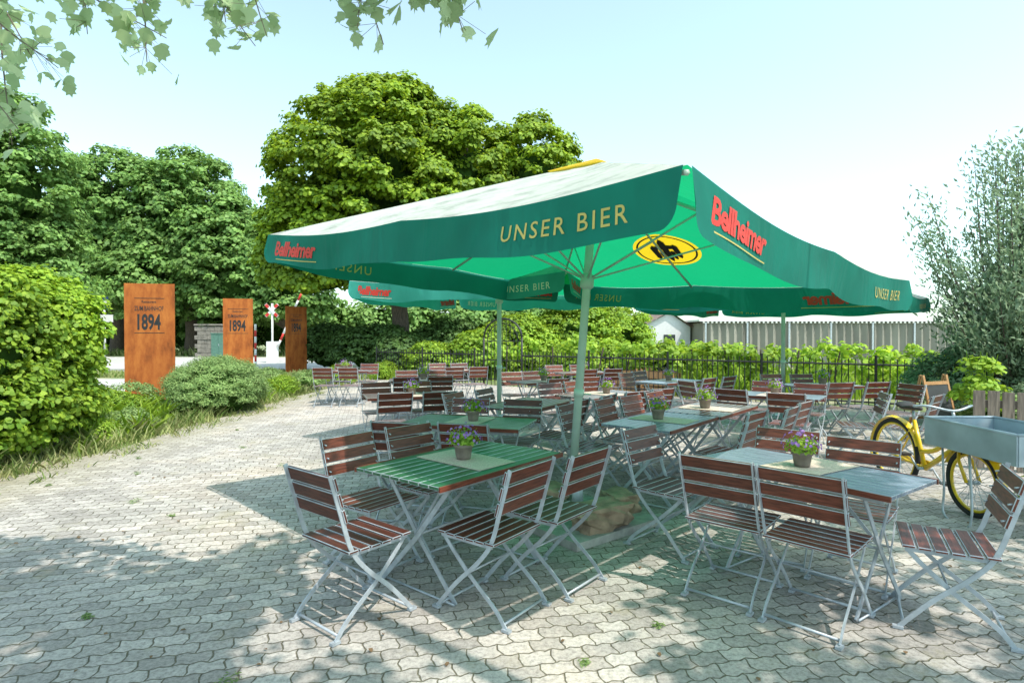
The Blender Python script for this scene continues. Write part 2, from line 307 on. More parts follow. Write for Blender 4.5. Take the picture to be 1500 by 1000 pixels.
# ---------------- world, sun, camera ----------------
w=bpy.data.worlds.new('World'); scene.world=w; w.use_nodes=True; nt=w.node_tree
bg=nt.nodes['Background']; sky=nt.nodes.new('ShaderNodeTexSky'); sky.sky_type='NISHITA'; sky.sun_disc=False
SD=Vector((1.0,-.9,2.3)); el=math.atan2(SD.z,math.hypot(SD.x,SD.y)); az=math.atan2(SD.x,SD.y)
sky.sun_elevation=el; sky.sun_rotation=az; sky.air_density=1.0; sky.dust_density=1.6; sky.ozone_density=1.0
hs=nt.nodes.new('ShaderNodeHueSaturation'); hs.inputs['Saturation'].default_value=.66; hs.inputs['Value'].default_value=2.5
mx=nt.nodes.new('ShaderNodeMix'); mx.data_type='RGBA'; mx.blend_type='MULTIPLY'; mx.inputs[0].default_value=1; mx.inputs[7].default_value=(.89,1.07,1.0,1)
nt.links.new(sky.outputs[0],hs.inputs['Color']); nt.links.new(hs.outputs[0],mx.inputs[6]); nt.links.new(mx.outputs[2],bg.inputs[0]); bg.inputs[1].default_value=.15
sl=bpy.data.lights.new('sun','SUN'); sl.energy=5.0; sl.angle=R(.5); sl.color=(1,.92,.83)
so=bpy.data.objects.new('sun',sl); so.rotation_euler=SD.to_track_quat('Z','Y').to_euler(); so.location=(10,-10,20); link(so)
cd=bpy.data.cameras.new('camera'); cd.lens=20; cd.sensor_width=36; cd.clip_end=2000; cd.clip_start=.05
co=bpy.data.objects.new('camera',cd); co.location=(0,0,1.6); co.rotation_euler=(R(90-.69),0,0); link(co); scene.camera=co
scene.view_settings.view_transform='Standard'; scene.view_settings.look='None'; scene.view_settings.exposure=0
# ---------------- ground ----------------
def sheet(name,poly,z,mat):
    mb=MB(); mb.add([(x,y,z) for x,y in poly],[tuple(range(len(poly)))]); return mb.obj(name,[mat])
sheet('ground',[(-600,-300),(600,-300),(600,900),(-600,900)],-.012,'meadow')
edge=[(-5.62+.12*math.sin(y*1.7)+random.uniform(-.06,.06),y) for y in np.arange(16,-12,-.3)]
sheet('paved_terrace',edge+[(-5.6,-12),(14,-12),(14,8),(9.3,11.2),(-.4,17.9),(-5.2,21.3)],0,'pavers')
sheet('road',[(-90,25),(-9.2,25),(-7,40),(-90,44)],-.006,'road')
sheet('footpath',[(-30,15.5),(-9.9,16),(-9.9,20.5),(-30,21)],-.005,'road')
mb=MB(); mb.box((-50,24.9,.04),(80,.15,.12)); mb.obj('kerb',['concrete'])
# ---------------- chairs and tables ----------------
def chair_mesh():
    mb=MB()
    A=[(-.30,.88),(-.235,.66),(-.17,.46),(-.07,.33),(.07,.20),(.17,.09),(.235,.012)]
    B=[(.20,.435),(.13,.36),(.0,.24),(-.13,.14),(-.20,.08),(-.255,.012)]
    for s in(-1,1):
        mb.bar([(s*.215,p.x,p.y) for p in catmull([Vector((a,b,0)) for a,b in A],4)],(1,0,0),.024,.007)
        mb.bar([(s*.195,p.x,p.y) for p in catmull([Vector((a,b,0)) for a,b in B],4)],(1,0,0),.024,.007)
        mb.bar([(s*.205,-.17,.437),(s*.205,.21,.437)],(1,0,0),.022,.006)
        mb.box((s*.215,.24,.008),(.03,.05,.014)); mb.box((s*.195,-.26,.008),(.03,.05,.014))
    mb.tube([(-.215,.215,.03),(.215,.215,.03)],.008); mb.tube([(-.195,-.235,.03),(.195,-.235,.03)],.008)
    mb.tube([(-.215,.015,.25),(.215,.015,.25)],.006)
    for i in range(6):
        y=-.165+i*.072; z=.456-.006*math.sin(i/5*math.pi); mb.box((0,y,z),(.45,.061,.016),None,1)
    tilt=Matrix.Rotation(math.atan2(.065,.22),3,'X')
    for i in range(3):
        z=.655+i*.088; y=-.235-(z-.66)*.295+.016; mb.box((0,y,z),(.452,.018,.078),tilt,1)
        for s in(-1,1): mb.tube([(s*.205,y+.006,z),(s*.205,y+.028,z-.004)],.005,6)
    return mb.mesh('folding_chair',['steel','wood'])
CH=chair_mesh()
def bev(me,w):
    bm=bmesh.new(); bm.from_mesh(me); es=[e for e in bm.edges if len(e.link_faces)==2 and all(f.material_index==1 for f in e.link_faces) and e.calc_face_angle(0)>1.2]
    bmesh.ops.bevel(bm,geom=es,offset=w,segments=2,affect='EDGES',profile=.6); bm.to_mesh(me); bm.free()
bev(CH,.004)
def chair(x,y,face):
    o=bpy.data.objects.new('folding_chair',CH); o.location=(x,y,.003); o.rotation_euler=(0,0,R(face-90)); link(o)
def table_mesh(Lx=1.2,W=.7,top='topw'):
    mb=MB(); n=9; sw=W/n
    for i in range(n): mb.box((0,-W/2+sw*(i+.5),.742),(Lx,sw-.007,.022),None,1)
    for s in(-1,1): mb.box((0,s*(W/2+.006),.740),(Lx+.01,.012,.030),None,2)
    for x in(-Lx*.38,0,Lx*.38): mb.box((x,0,.722),(.035,W-.04,.012))
    for s in(-1,1):
        mb.box((0,s*(W/2-.05),.708),(Lx-.1,.006,.03))
        x=s*(Lx/2-.16)
        mb.bar([(x,-W/2+.07,.71),(x,-.02,.36),(x,W/2-.06,.012)],(1,0,0),.03,.008)
        mb.bar([(x-s*.03,W/2-.07,.71),(x-s*.03,.02,.36),(x-s*.03,-W/2+.06,.012)],(1,0,0),.03,.008)
        mb.tube([(x-s*.015,-W/2+.06,.018),(x-s*.015,W/2-.06,.018)],.007)
        mb.bar([(x,0,.36),(s*.12,0,.70)],(0,1,0),.02,.006)
    mb.tube([(-Lx/2+.16,0,.36),(Lx/2-.16,0,.36)],.008)
    me=mb.mesh('garden_table',['steel',top,'wood']); bev(me,.003); return me
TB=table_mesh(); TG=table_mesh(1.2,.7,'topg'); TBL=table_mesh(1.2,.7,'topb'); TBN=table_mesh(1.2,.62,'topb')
def pot(x,y,z,flower='flower',s=1):
    e=empty('potted_flower',(x,y,z)); mb=MB()
    mb.lathe([(.001,0),(.05*s,0),(.056*s,.02),(.066*s,.085*s),(.074*s,.088*s),(.076*s,.11*s),(.066*s,.112*s),(.062*s,.095*s),(.001,.094*s)],n=18)
    mb.obj('pot',['terra'],e)
    n=240; u=unit(n); u[:,2]=abs(u[:,2]); r=.125*s*(.4+.6*rng.random(n))[:,None]; P=u*r*np.array([1,1,.9])+np.array([0,0,.11*s]); nn=u+unit(n)*.5; nn/=np.linalg.norm(nn,axis=1)[:,None]
    leafmesh('leaves',P,nn,.030,'vine',aspect=.6,parent=e)
    n=60; u=unit(n); u[:,2]=abs(u[:,2]); P=u*(.14*s)*(.7+.4*rng.random(n))[:,None]+np.array([0,0,.125*s]); leafmesh('petals',P,u,.020,flower,MAPL,parent=e)
    mb=MB()
    for i in range(14):
        a=random.uniform(0,6.3); rr=random.uniform(.04,.11)*s; mb.tube([(0,0,.09*s),(math.cos(a)*rr,math.sin(a)*rr,.22*s)],.0015,4)
    mb.obj('stems',['vine'],e)
def table(x,y,rot,chairs=True,potf='flower',runner=True,mesh=None):
    o=bpy.data.objects.new('garden_table',mesh or TB); o.location=(x,y,.002); o.rotation_euler=(0,0,R(rot)); link(o)
    if runner:
        mb=MB(); mb.box((0,0,.7575),(.34,.60,.003)); mb.box((0,-.302,.7565),(.34,.01,.002)); mb.obj('table_runner',['runner'],None,(x,y,.002),(0,0,R(rot+random.uniform(-5,5))))
    if potf: pot(x+random.uniform(-.05,.05),y,.762,potf,random.uniform(.85,1.05))
    if chairs:
        u=Rz(rot)@Vector((1,0,0)); v=Rz(rot)@Vector((0,1,0)); c=Vector((x,y,0))
        for s in(-1,1):
            for t in(-.3,.3):
                p=c+u*(t+random.uniform(-.05,.05))+v*s*(.55+random.uniform(-.05,.14)); chair(p.x,p.y,rot-90*s+random.uniform(-9,9))
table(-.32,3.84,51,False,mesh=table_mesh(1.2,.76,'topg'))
for c in [(-.90,3.24,51),(-.97,3.96,-36),(-.62,4.38,-41),(-.12,3.35,143),(.27,3.71,140)]: chair(*c)
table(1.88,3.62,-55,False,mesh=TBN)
for c in [(1.38,3.55,49),(1.72,3.2,44),(2.42,3.15,150),(2.26,3.75,228),(1.95,4.15,232),(1.2,4.28,-46)]: chair(*c)
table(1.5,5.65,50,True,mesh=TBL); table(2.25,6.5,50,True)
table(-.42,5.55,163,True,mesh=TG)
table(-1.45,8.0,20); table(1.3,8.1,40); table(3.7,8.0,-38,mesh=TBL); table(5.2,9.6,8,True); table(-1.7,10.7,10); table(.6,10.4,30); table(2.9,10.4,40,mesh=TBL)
table(-3.9,13.4,0); table(-1.3,13.6,20,True,None); table(1.6,12.8,20); table(.2,7.0,60,True,None,False)
for c in [(4.4,7.2,160),(5.6,8.3,190),(4.9,7.0,130),(3.0,9.0,20)]: chair(*c)
# ---------------- text ----------------
def textdata(s,bold=0,shear=0,space=1):
    cu=bpy.data.curves.new('t','FONT'); cu.body=s; cu.offset=bold; cu.shear=shear; cu.resolution_u=3; cu.space_character=space
    o=bpy.data.objects.new('t',cu); scene.collection.objects.link(o); dg=bpy.context.evaluated_depsgraph_get(); dg.update()
    me=bpy.data.meshes.new_from_object(o.evaluated_get(dg)); v=np.array([tuple(a.co) for a in me.vertices]); f=[tuple(p.vertices) for p in me.polygons]
    bpy.data.objects.remove(o); bpy.data.meshes.remove(me)
    v[:,0]-=v[:,0].min(); v[:,1]-=v[:,1].min(); return v[:,0]/v[:,0].max(),v[:,1]/v[:,1].max(),f
T_UB=textdata('UNSER BIER',.004,0,1.25); T_BE=textdata('Bellheimer',.03,.25,.92); T_N=textdata('1894',.03); T_Z=textdata('ZUM BAHNHOF',.01); T_S=textdata('Restaurant',.01)
# ---------------- parasols ----------------
def parasol(loc,rotz,lean,side=4.0,rim=2.31,rise=.82,val=.27,logo=True,vmat='valance',tmat='gold'):
    e=empty('beer_garden_parasol',loc); e.rotation_mode='QUATERNION'
    e.rotation_quaternion=(Matrix.Rotation(R(lean[0]),3,'Y')@Matrix.Rotation(R(lean[1]),3,'X')@Rz(rotz)).to_quaternion()
    hd=side/math.sqrt(2); C=[Vector((0,-hd,rim)),Vector((hd,0,rim)),Vector((0,hd,rim)),Vector((-hd,0,rim))]; ap=Vector((0,0,rim+rise))
    def roof(k,t,v):
        a,b=C[k],C[(k+1)%4]; p=a.lerp(b,v); q=ap+(p-ap)*t
        sv=abs(math.sin(2*math.pi*v))*.035*t+ .04*math.sin(math.pi*v)*t
        q=q+Vector((0,0,-sv)); m=((a+b)/2-Vector((0,0,rim))).normalized(); return q-m*.045*math.sin(math.pi*v)*t
    mb=MB(); n=24; UV=[]
    slant=math.hypot(side/2,rise)
    for k in range(4):
        vs=[];uvs=[]
        for i in range(n+1):
            for j in range(n+1):
                t=.06+.94*i/n; v=j/n; vs.append(roof(k,t,v))
                uvs.append(((v-.5)*side*t,(t-.66)*slant) if (logo and k==1) else (5,5))
        fs=[(i*(n+1)+j,(i+1)*(n+1)+j,(i+1)*(n+1)+j+1,i*(n+1)+j+1) for i in range(n) for j in range(n)]
        f0=fs[n*n//2]; nv=(vs[f0[1]]-vs[f0[0]]).cross(vs[f0[2]]-vs[f0[0]])
        if nv.z<0: fs=[f[::-1] for f in fs]
        for f in fs: UV+=[uvs[a] for a in f]
        mb.add(vs,fs,0,True)
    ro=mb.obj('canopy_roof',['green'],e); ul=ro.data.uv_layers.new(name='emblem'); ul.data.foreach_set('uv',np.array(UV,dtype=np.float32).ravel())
    def vp(k,s,h,off=0):
        a,b=C[k],C[(k+1)%4]; m=((a+b)/2-Vector((0,0,rim))).normalized()
        p=roof(k,1,s); o=m*(.012+off+.022*math.sin(s*19+k*2)*h/val+.012*math.sin(s*7+k)*h/val - .03*h*math.sin(math.pi*s))
        return p+o-Vector((0,0,h))
    mb=MB(); n=64
    for k in range(4):
        vs=[];hh=[0,.2,.5,.8,1]
        for i in range(n+1):
            s=.5-.5*math.cos(math.pi*i/n); d=min(s,1-s)*side; hm=val +.012*math.sin(s*22+k)
            if d<.10: hm-=.10-math.sqrt(max(0,.01-(.10-d)**2))
            for h in hh:
                q=vp(k,.003+.994*s,hm*h,.03*h*math.exp(-d*8)); vs.append(q)
        m5=len(hh); fs=[(i*m5+j,(i+1)*m5+j,(i+1)*m5+j+1,i*m5+j+1) for i in range(n) for j in range(m5-1)]
        mb.add(vs,fs,0,True)
    mb.obj('valance',[vmat],e)
    mb=MB()
    for k in range(4):
        for (T,s0,s1,h0,h1,mi) in [(T_BE,.045,.215,.055,.180,1),(T_UB,.745,.935,.095,.178,0)]:
            for off in(.005,-.005):
                vs=[vp(k,s0+(s1-s0)*x,h1+(h0-h1)*y,off) for x,y in zip(T[0],T[1])]; mb.add(vs,T[2],mi)
        for off in(.005,-.005):
            vs=[]
            for i in range(9):
                s=.05+.165*i/8; vs+= [vp(k,s,.203,off),vp(k,s,.210,off)]
            mb.add(vs,[(2*i,2*i+2,2*i+3,2*i+1) for i in range(8)],0)
    mb.obj('printed_lettering',[tmat,'red'],e)
    mb=MB()
    mb.tube([(0,0,.06),(0,0,rim-.1),(0,0,rim+rise-.02)],.036,14)
    mb.lathe([(.036,rim-.28),(.06,rim-.26),(.06,rim-.16),(.036,rim-.14)],n=14); mb.lathe([(.036,rim+rise-.16),(.08,rim+rise-.14),(.08,rim+rise-.06),(.03,rim+rise-.03)],n=14)
    mb.tube([(0,0,1.05),(0,0,1.12)],.045,12); mb.tube([(.04,0,1.08),(.11,0,1.08)],.008,6)
    for k in range(4):
        tip=C[k]+Vector((0,0,-.03)); h=ap+Vector((0,0,-.10)); mb.tube([h,tip],.013,6)
        mp=roof(k,1,.5)+Vector((0,0,-.03)); mb.tube([h,h.lerp(mp,.97)+Vector((0,0,-.02))],.012,6)
        for q in(tip,mp):
            mb.tube([(0,0,rim-.2),h.lerp(q,.52)+Vector((0,0,-.015))],.009,6)
    mb.obj('pole_and_ribs',['pole'],e)
    mb=MB(); zc=rim+rise*.87
    cc=[Vector((0,-.42,zc)),Vector((.42,0,zc)),Vector((0,.42,zc)),Vector((-.42,0,zc))]; a2=Vector((0,0,rim+rise+.03))
    for k in range(4): mb.add([a2,cc[k],cc[(k+1)%4]],[(0,1,2)])
    mb.obj('vent_cap',['yellowcloth'],e)
    if logo:
        mb=MB(); k=1
        def onroof(x,y,off):
            t=.66+y/slant; v=.5+x/(side*t); return roof(k,t,v)+Vector((0,0,off))
        for off in(-.008,.008):
            for px,py,sx,sy in [(-.12,.02,.035,.11),(.0,.0,.04,.18),(.12,.02,.035,.11),(0,-.06,.15,.03),(-.06,.09,.025,.07),(.06,.09,.025,.07)]:
                mb.add([onroof(px+u*sx,py+v*sy,off) for u,v in((-1,-.8),(0,-1.15),(1,-.8),(.8,.8),(0,1.2),(-.8,.8))],[(0,1,2,3,4,5)])
        mb.obj('roof_emblem',['black'],e)
    return e
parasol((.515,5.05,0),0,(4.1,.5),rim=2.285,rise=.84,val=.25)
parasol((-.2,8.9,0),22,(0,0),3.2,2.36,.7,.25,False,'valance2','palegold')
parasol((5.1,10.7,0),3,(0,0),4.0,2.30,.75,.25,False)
def base(x,y,r,rz,w=.78):
    mb=MB(); mt=Rz(r)
    for a in(-1,1):
        for b in(-1,1): mb.box(Vector((x,y,.032))+mt@Vector((a*w/4,b*w/4,0)),(w/2-.006,w/2-.006,.06),mt)
    mb.box((x,y,.075),(.32,.32,.02),mt,1); mb.tube([(x,y,.06),(x,y,.35)],.048,12,1)
    mb.obj('parasol_base',['concrete','steel'])
base(.56,4.85,38,0,.98); base(-.2,8.9,20,0); base(5.1,10.7,45,0)
def rock(x,y,z,s,seed):
    bm=bmesh.new(); bmesh.ops.create_cube(bm,size=1); bmesh.ops.subdivide_edges(bm,edges=bm.edges,cuts=5,use_grid_fill=True)
    vs=[]
    for v in bm.verts:
        p=v.co.copy(); q=p.normalized()*.62; p=p.lerp(q,.3); p*=1+.28*noise.noise(p*3+Vector((seed,0,0)))+.12*noise.noise(p*9+Vector((seed,3,0)))
        vs.append(Vector((p.x*s[0],p.y*s[1],max(-.5,p.z)*s[2])))
    mb=MB(); mb.add(vs,[[a.index for a in f.verts] for f in bm.faces]); bm.free(); mb.obj('boulder',['rock'],None,(x,y,z+s[2]*.48),(0,0,seed))
rock(.72,4.55,.06,(.46,.28,.20),.5); rock(.32,5.05,.06,(.33,.25,.2),3.1); rock(.95,5.0,.06,(.28,.25,.16),5.1)
# ---------------- corten panels ----------------
def panel(x,y,rot,w=1.04,h=2.78):
    e=empty('corten_steel_sign',(x,y,0),(0,0,R(rot))); mb=MB(); mb.box((0,0,h/2),(w,.03,h)); mb.box((0,.10,h*.25),(.06,.17,h*.5)); mb.box((0,0,.02),(w+.1,.3,.04))
    mb.obj('steel_sheet',['corten'],e)
    mb=MB()
    for T,z0,z1,x0,x1 in((T_N,1.70,2.08,-.25,.23),(T_Z,2.15,2.26,-.31,.29),(T_S,2.33,2.39,-.16,.14)):
        mb.add([(x0+(x1-x0)*a,-.018,z0+(z1-z0)*b) for a,b in zip(T[0],T[1])],T[2])
    mb.box((0,-.0175,2.44),(.62,.003,.012)); mb.box((0,-.0175,1.64),(.62,.003,.012)); mb.obj('cut_lettering',['iron'],e)
panel(-8.4,13.2,14); panel(-9.0,18.7,16,w=.9); panel(-9.1,24.0,62,w=1.1)
# ---------------- plants left ----------------
L=[((0,0,0),(.95,1.65,1.15)),((0,1.0,.0),(.90,1.1,1.15)),((0,-1.3,0),(.95,1.2,1.15)),((.02,.3,-.62),(1.0,2.0,.65)),((0,.4,.6),(.88,1.7,.60)),((.1,1.4,.3),(.75,.75,.9))]
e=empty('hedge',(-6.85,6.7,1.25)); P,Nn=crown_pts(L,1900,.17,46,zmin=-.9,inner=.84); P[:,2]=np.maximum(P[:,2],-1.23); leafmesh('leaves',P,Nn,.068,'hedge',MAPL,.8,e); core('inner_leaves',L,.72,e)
bush('rosemary_bush',(-6.1,11.8,.45),(.85,1.1,.64),560,.05,'herb',.14,RH,.35,.8,90)
bush('rosemary_bush',(-7.4,14.5,.35),(.8,1.1,.5),260,.07,'herb',.16,RH,.35,.8,60)
def tufts(name,areas,n,h,mat,wdt=.012,upv=.35,thr=-.3,k0=.9):
    tot=[]
    ar=sum((a[1]-a[0])*(a[3]-a[2]) for a in areas)
    for a in areas:
        k=int(n*(a[1]-a[0])*(a[3]-a[2])/ar); tot.append(np.stack([rng.uniform(a[0],a[1],k),rng.uniform(a[2],a[3],k)],1))
    P=np.vstack(tot); n=len(P)
    dens=np.array([noise.noise(Vector((p[0]*k0,p[1]*k0,3)))+.4*noise.noise(Vector((p[0]*4,p[1]*4,1))) for p in P]); keep=dens>thr; P=P[keep]; dens=dens[keep]; n=len(P)
    hh=h*(.25+1.1*rng.random(n)**1.6)*(1+1.1*dens); hh=np.maximum(hh,.02); dirs=unit(n)*upv; dirs[:,2]=1; ang=rng.uniform(0,6.28,n)
    wx=np.stack([np.cos(ang),np.sin(ang),np.zeros(n)],1)*wdt
    B=np.stack([P[:,0],P[:,1],np.full(n,-.01)],1); mid=B+dirs*(hh*.55)[:,None]; tip=B+dirs*hh[:,None]+np.stack([dirs[:,0],dirs[:,1],np.zeros(n)],1)*(hh*.7)[:,None]
    V=np.stack([B-wx,B+wx,mid+wx*.8,tip,mid-wx*.8],1); k=5
    me=bpy.data.meshes.new(name); me.vertices.add(n*k); me.vertices.foreach_set('co',V.astype(np.float32).ravel()); me.loops.add(n*k); me.loops.foreach_set('vertex_index',np.arange(n*k,dtype=np.int32))
    me.polygons.add(n); me.polygons.foreach_set('loop_start',np.arange(0,n*k,k,dtype=np.int32)); me.polygons.foreach_set('loop_total',np.full(n,k,dtype=np.int32)); me.update(calc_edges=True)
    me.materials.append(M[mat]); return link(bpy.data.objects.new(name,me))
tufts('grass_verge',[(-8.8,-5.65,4,16),(-7.5,-5.5,4,16)],24000,.18,'grass',.008,.55,-.05,1.3)
tufts('paving_edge_weeds',[(-5.8,-5.1,3,16)],4500,.07,'grass',.006,.8,.0,2.0)
tufts('wild_plants',[(-8.0,-5.75,7.5,16)],6500,.30,'hedge',.022,.7,.05,1.1)
tufts('lawn',[(-30,-9.6,21.3,24.3),(-9,-5.2,17,25)],14000,.14,'grass',.03)
tufts('roadside_grass',[(-60,-8,43,47)],7000,.5,'grass',.06)
tufts('garden_undergrowth',[(-5,10,20,26),(4,14,14,22)],12000,.4,'hedge',.04)
for x,y,r,m in [(-6.3,9.3,.30,'herb'),(-6.2,8.5,.22,'vine'),(-7.4,10.6,.45,'hedge'),(-7.9,11.8,.5,'herb'),(-6.3,13.6,.40,'hedge'),(-6.1,15.0,.4,'hedge'),(-6.0,16.6,.45,'herb'),(-5.6,18.4,.5,'hedge'),(-4.6,20.6,.5,'hedge'),(-7.2,16.8,.5,'herb')]:
    bush('border_shrub',(x,y,r*.4),(r,r*1.2,r*.75),100,.05,m,.12,RH,.6,.45,40)
def weed(x,y,s=.07):
    n=40; u=unit(n); u[:,2]=abs(u[:,2])*.6; P=np.array([x,y,.004])+u*s*(.3+.9*rng.random(n))[:,None]; leafmesh('paving_weed',P,u*.3+np.array([0,0,.9]),.024,'herb',RH,.4)
for x,y in [(-3.6,5.4),(.35,2.75),(-1.95,5.8),(-3.0,5.0),(.8,3.1),(-4.3,6.5),(-2.4,3.2),(-3.8,8),(3.2,5.3),(-4.8,7.3),(-4.6,9.5),(-2.8,6.9),(-4.9,6.0),(-1.3,2.6)]: weed(x,y,random.uniform(.02,.06))
n=420; P=np.stack([rng.uniform(-5.5,5,n),2+rng.random(n)**1.5*10,np.full(n,.008)],1); u=unit(n)*.3; u[:,2]=1; u/=np.linalg.norm(u,axis=1)[:,None]; leafmesh('fallen_leaves',P,u,.028,'litter',MAPL,.7)
# ---------------- trees ----------------
tree('maple_tree',(-5,25,0),[((-5.9,25,7.9),(4.3,4.2,4.4)),((-7.9,24.3,5.3),(2.7,2.6,2.8)),((-3.6,24,5.2),(3.2,3,3.0)),((-2.4,25.5,8.4),(2.6,3.2,3.1)),((.8,26,8.3),(2.1,2.6,2.8)),((.4,25,5.3),(2.7,2.6,2.3)),((-5.2,24.6,10.5),(2.3,2.2,1.8))],1750,.48,115,.15,'maple',.38,MAPL,corek=.62)
tree('oak_tree',(-32,46,0),[((-32,46,10.5),(4.0,4,5.8)),((-35,45,7),(4,4,5))],560,.9,80,.34,'dgreen',.5,corek=.48,inner=.62)
tree('oak_tree',(-26,46,0),[((-26.3,46,10.2),(4.3,4,5.9)),((-22.5,45,7.5),(3.4,4,4.8)),((-28,44,5.5),(4,3,4))],760,.85,80,.32,'dgreen',.5,corek=.48,inner=.62)
tree('oak_tree',(-17,44,0),[((-17.5,44,5.6),(4.0,3,4.6)),((-20.5,43,5),(3.3,3,3.7))],400,.85,85,.32,'dgreen',.4,corek=.5,inner=.62)
tree('ash_tree',(-26,29,0),[((-25.6,29,9.0),(3.0,3.1,4.8)),((-27.5,28.5,6),(3.3,3.1,4.0)),((-29,28,10.5),(3.8,4,4.8)),((-23.9,29.5,4.8),(2.1,2.4,2.3))],950,.62,85,.21,'dgreen',.4,corek=.42,inner=.55)
L=[((x,0,0),(3,1.5,2.6)) for x in range(-60,6,4)]
e=empty('distant_tree_row',(0,50,2)); P,Nn=crown_pts(L,1100,.9,50,zmin=-.5); leafmesh('leaves',P,Nn,.40,'dgreen',RH,1,e); core('inner_leaves',L,.72,e)
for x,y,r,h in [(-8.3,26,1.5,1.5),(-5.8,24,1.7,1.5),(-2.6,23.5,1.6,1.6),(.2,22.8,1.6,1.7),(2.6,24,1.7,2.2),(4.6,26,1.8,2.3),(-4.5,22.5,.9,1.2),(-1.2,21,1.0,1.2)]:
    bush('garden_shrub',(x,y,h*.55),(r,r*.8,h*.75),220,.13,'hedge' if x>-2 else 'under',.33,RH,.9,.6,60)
for x,y,r,h in [(2.0,19.2,.9,1.0),(3.6,20,.9,1.0),(5.2,19,.9,1.0),(-3.0,20.6,.8,1.0)]:
    bush('garden_shrub',(x,y,h*.5),(r,r*.8,h*.7),130,.10,'hedge',.25,RH,.9,.55,60)
e=empty('olive_willow_tree',(8.6,9.6,0)); mb=MB(); P=[];Nn=[];Tn=[]
for i in range(70):
    a=random.uniform(0,6.28); r=random.uniform(.2,1.75); zt=random.uniform(1.5,4.9); r*=1-.45*max(0,zt-3.2)/1.8
    tip=Vector((math.cos(a)*r,math.sin(a)*r,zt)); st=Vector((0,0,random.uniform(.4,1.6)))
    pp=catmull([st,st.lerp(tip,.5)+Vector((math.cos(a)*.15,math.sin(a)*.15,-.15)),tip],6); k=len(pp); mb.tube(pp,[.022*(1-j/k)+.003 for j in range(k)],5)
    for j in range(3,k):
        m=38; q=np.array(pp[j])+rng.normal(size=(m,3))*np.array([.13,.13,.16]); P.append(q); u=unit(m); Nn.append(u); Tn.append(np.tile(np.array([math.cos(a)*.5,math.sin(a)*.5,.8]),(m,1)))
mb.tube(catmull([(0,0,-.1),(.05,0,.9),(0,.05,2.2)]),[.10,.09,.085,.08,.075,.07,.06,.05,.04],8); mb.obj('trunk_and_limbs',['bark'],e)
leafmesh('crown_leaves',np.vstack(P),np.vstack(Nn),.10,'willow',RH,.42,e,np.vstack(Tn))
bush('olive_shrub',(9.3,9.2,1.0),(1.1,.9,1.1),340,.09,'willow',.24,RH,.4,.5,60)
bush('olive_shrub',(8.1,10.2,.6),(.8,.7,.7),200,.08,'willow',.2,RH,.4,.5,60)
# poplar above and behind the camera
T0=Vector((5.5,-3.0,0)); e=empty('white_poplar_tree',T0); mb=MB()
mb.tube(catmull([(0,0,-.1),(.1,.1,2.2),(-.1,.3,4.6),(0,.2,8)],6),[.34-.014*i for i in range(19)],10)
def br(pts,r0,r1=.01):
    pp=catmull([Vector(p)-T0 for p in pts],6); k=len(pp); mb.tube(pp,[r0+(r1-r0)*j/(k-1) for j in range(k)],6); return [p+T0 for p in pp]
br([(5.5,-2.8,3.6),(3.2,-.3,4.6),(.8,1.7,4.35),(-1.4,2.7,3.95),(-3.4,3.1,3.75)],.09,.012)
br([(5.5,-2.8,4.4),(6.5,0,5.3),(6.6,2.4,5.6)],.08); br([(5.4,-2.7,4.6),(2.5,-2,5.6),(-.5,-.5,5.8)],.08); br([(5.4,-2.7,5.0),(4.2,.2,5.6),(3.2,2.0,5.6)],.07)
br([(5.5,-2.8,4.2),(8,-1,5.4),(9,1,5.6)],.07)
P=[];Nn=[]
tw=[((-3.3,3.1,3.75),(-2.95,3.0,3.15),(-2.55,2.95,2.66),24),((-3.0,3.1,3.75),(-2.75,3.0,3.3),(-2.30,2.9,2.95),20),((-2.9,3.3,3.8),(-2.9,3.25,3.3),(-2.80,3.2,2.66),22),((-3.1,3.2,3.8),(-2.8,3.1,3.45),(-2.6,3.1,3.1),18),
((-2.7,3.0,3.75),(-2.3,2.95,3.42),(-1.75,2.9,3.10),26),((-2.3,3.0,3.8),(-1.9,2.9,3.4),(-1.85,2.9,2.98),22),((-2.0,2.9,3.85),(-1.6,2.9,3.45),(-1.3,2.9,3.06),24),((-1.6,2.8,3.9),(-1.35,2.8,3.5),(-1.2,2.8,3.06),16),((-2.5,3.0,3.75),(-2.2,2.9,3.5),(-2.15,2.9,3.12),20),((-1.7,2.9,3.75),(-1.5,2.9,3.5),(-1.45,2.9,3.18),18),
((-1.1,2.6,3.95),(-.75,2.5,3.40),(-.55,2.45,2.84),26),((-.9,2.5,3.95),(-.65,2.5,3.4),(-.66,2.45,2.92),18),((-.7,2.4,3.95),(-.5,2.4,3.4),(-.42,2.35,2.98),16),((-.6,2.4,4.0),(-.35,2.4,3.3),(-.20,2.35,2.84),22),((-.5,2.4,4.0),(-.25,2.4,3.4),(-.28,2.35,2.96),14),((-3.1,2.9,3.7),(-2.7,2.7,3.3),(-2.45,2.65,2.88),18)]
for a,b,c,m in tw:
    pp=br([a,b,c],.008,.002)
    for q in range(int(m*2.2)):
        t=random.uniform(.3,1); p=pp[min(len(pp)-1,int(t*(len(pp)-1)))]; o=Vector((random.gauss(0,.08),random.gauss(0,.08),random.gauss(-.04,.055)))
        mb.tube([p-T0,p+o*.8-T0],.0012,3)
        P.append(np.array(p+o)[None]); u=unit(1); u[0,1]-=.7; u/=np.linalg.norm(u); Nn.append(u)
lp=np.vstack(P)-np.array(T0); leafmesh('hanging_leaves',lp,np.vstack(Nn),.080,'poplar',LOBE,.95,e,np.tile(np.array([.1,0,-1.]),(len(lp),1)))
P=[];Nn=[]; cnt={0:0,1:0}; want={0:380,1:520}; tries=0
K=np.array([.435,-.391])
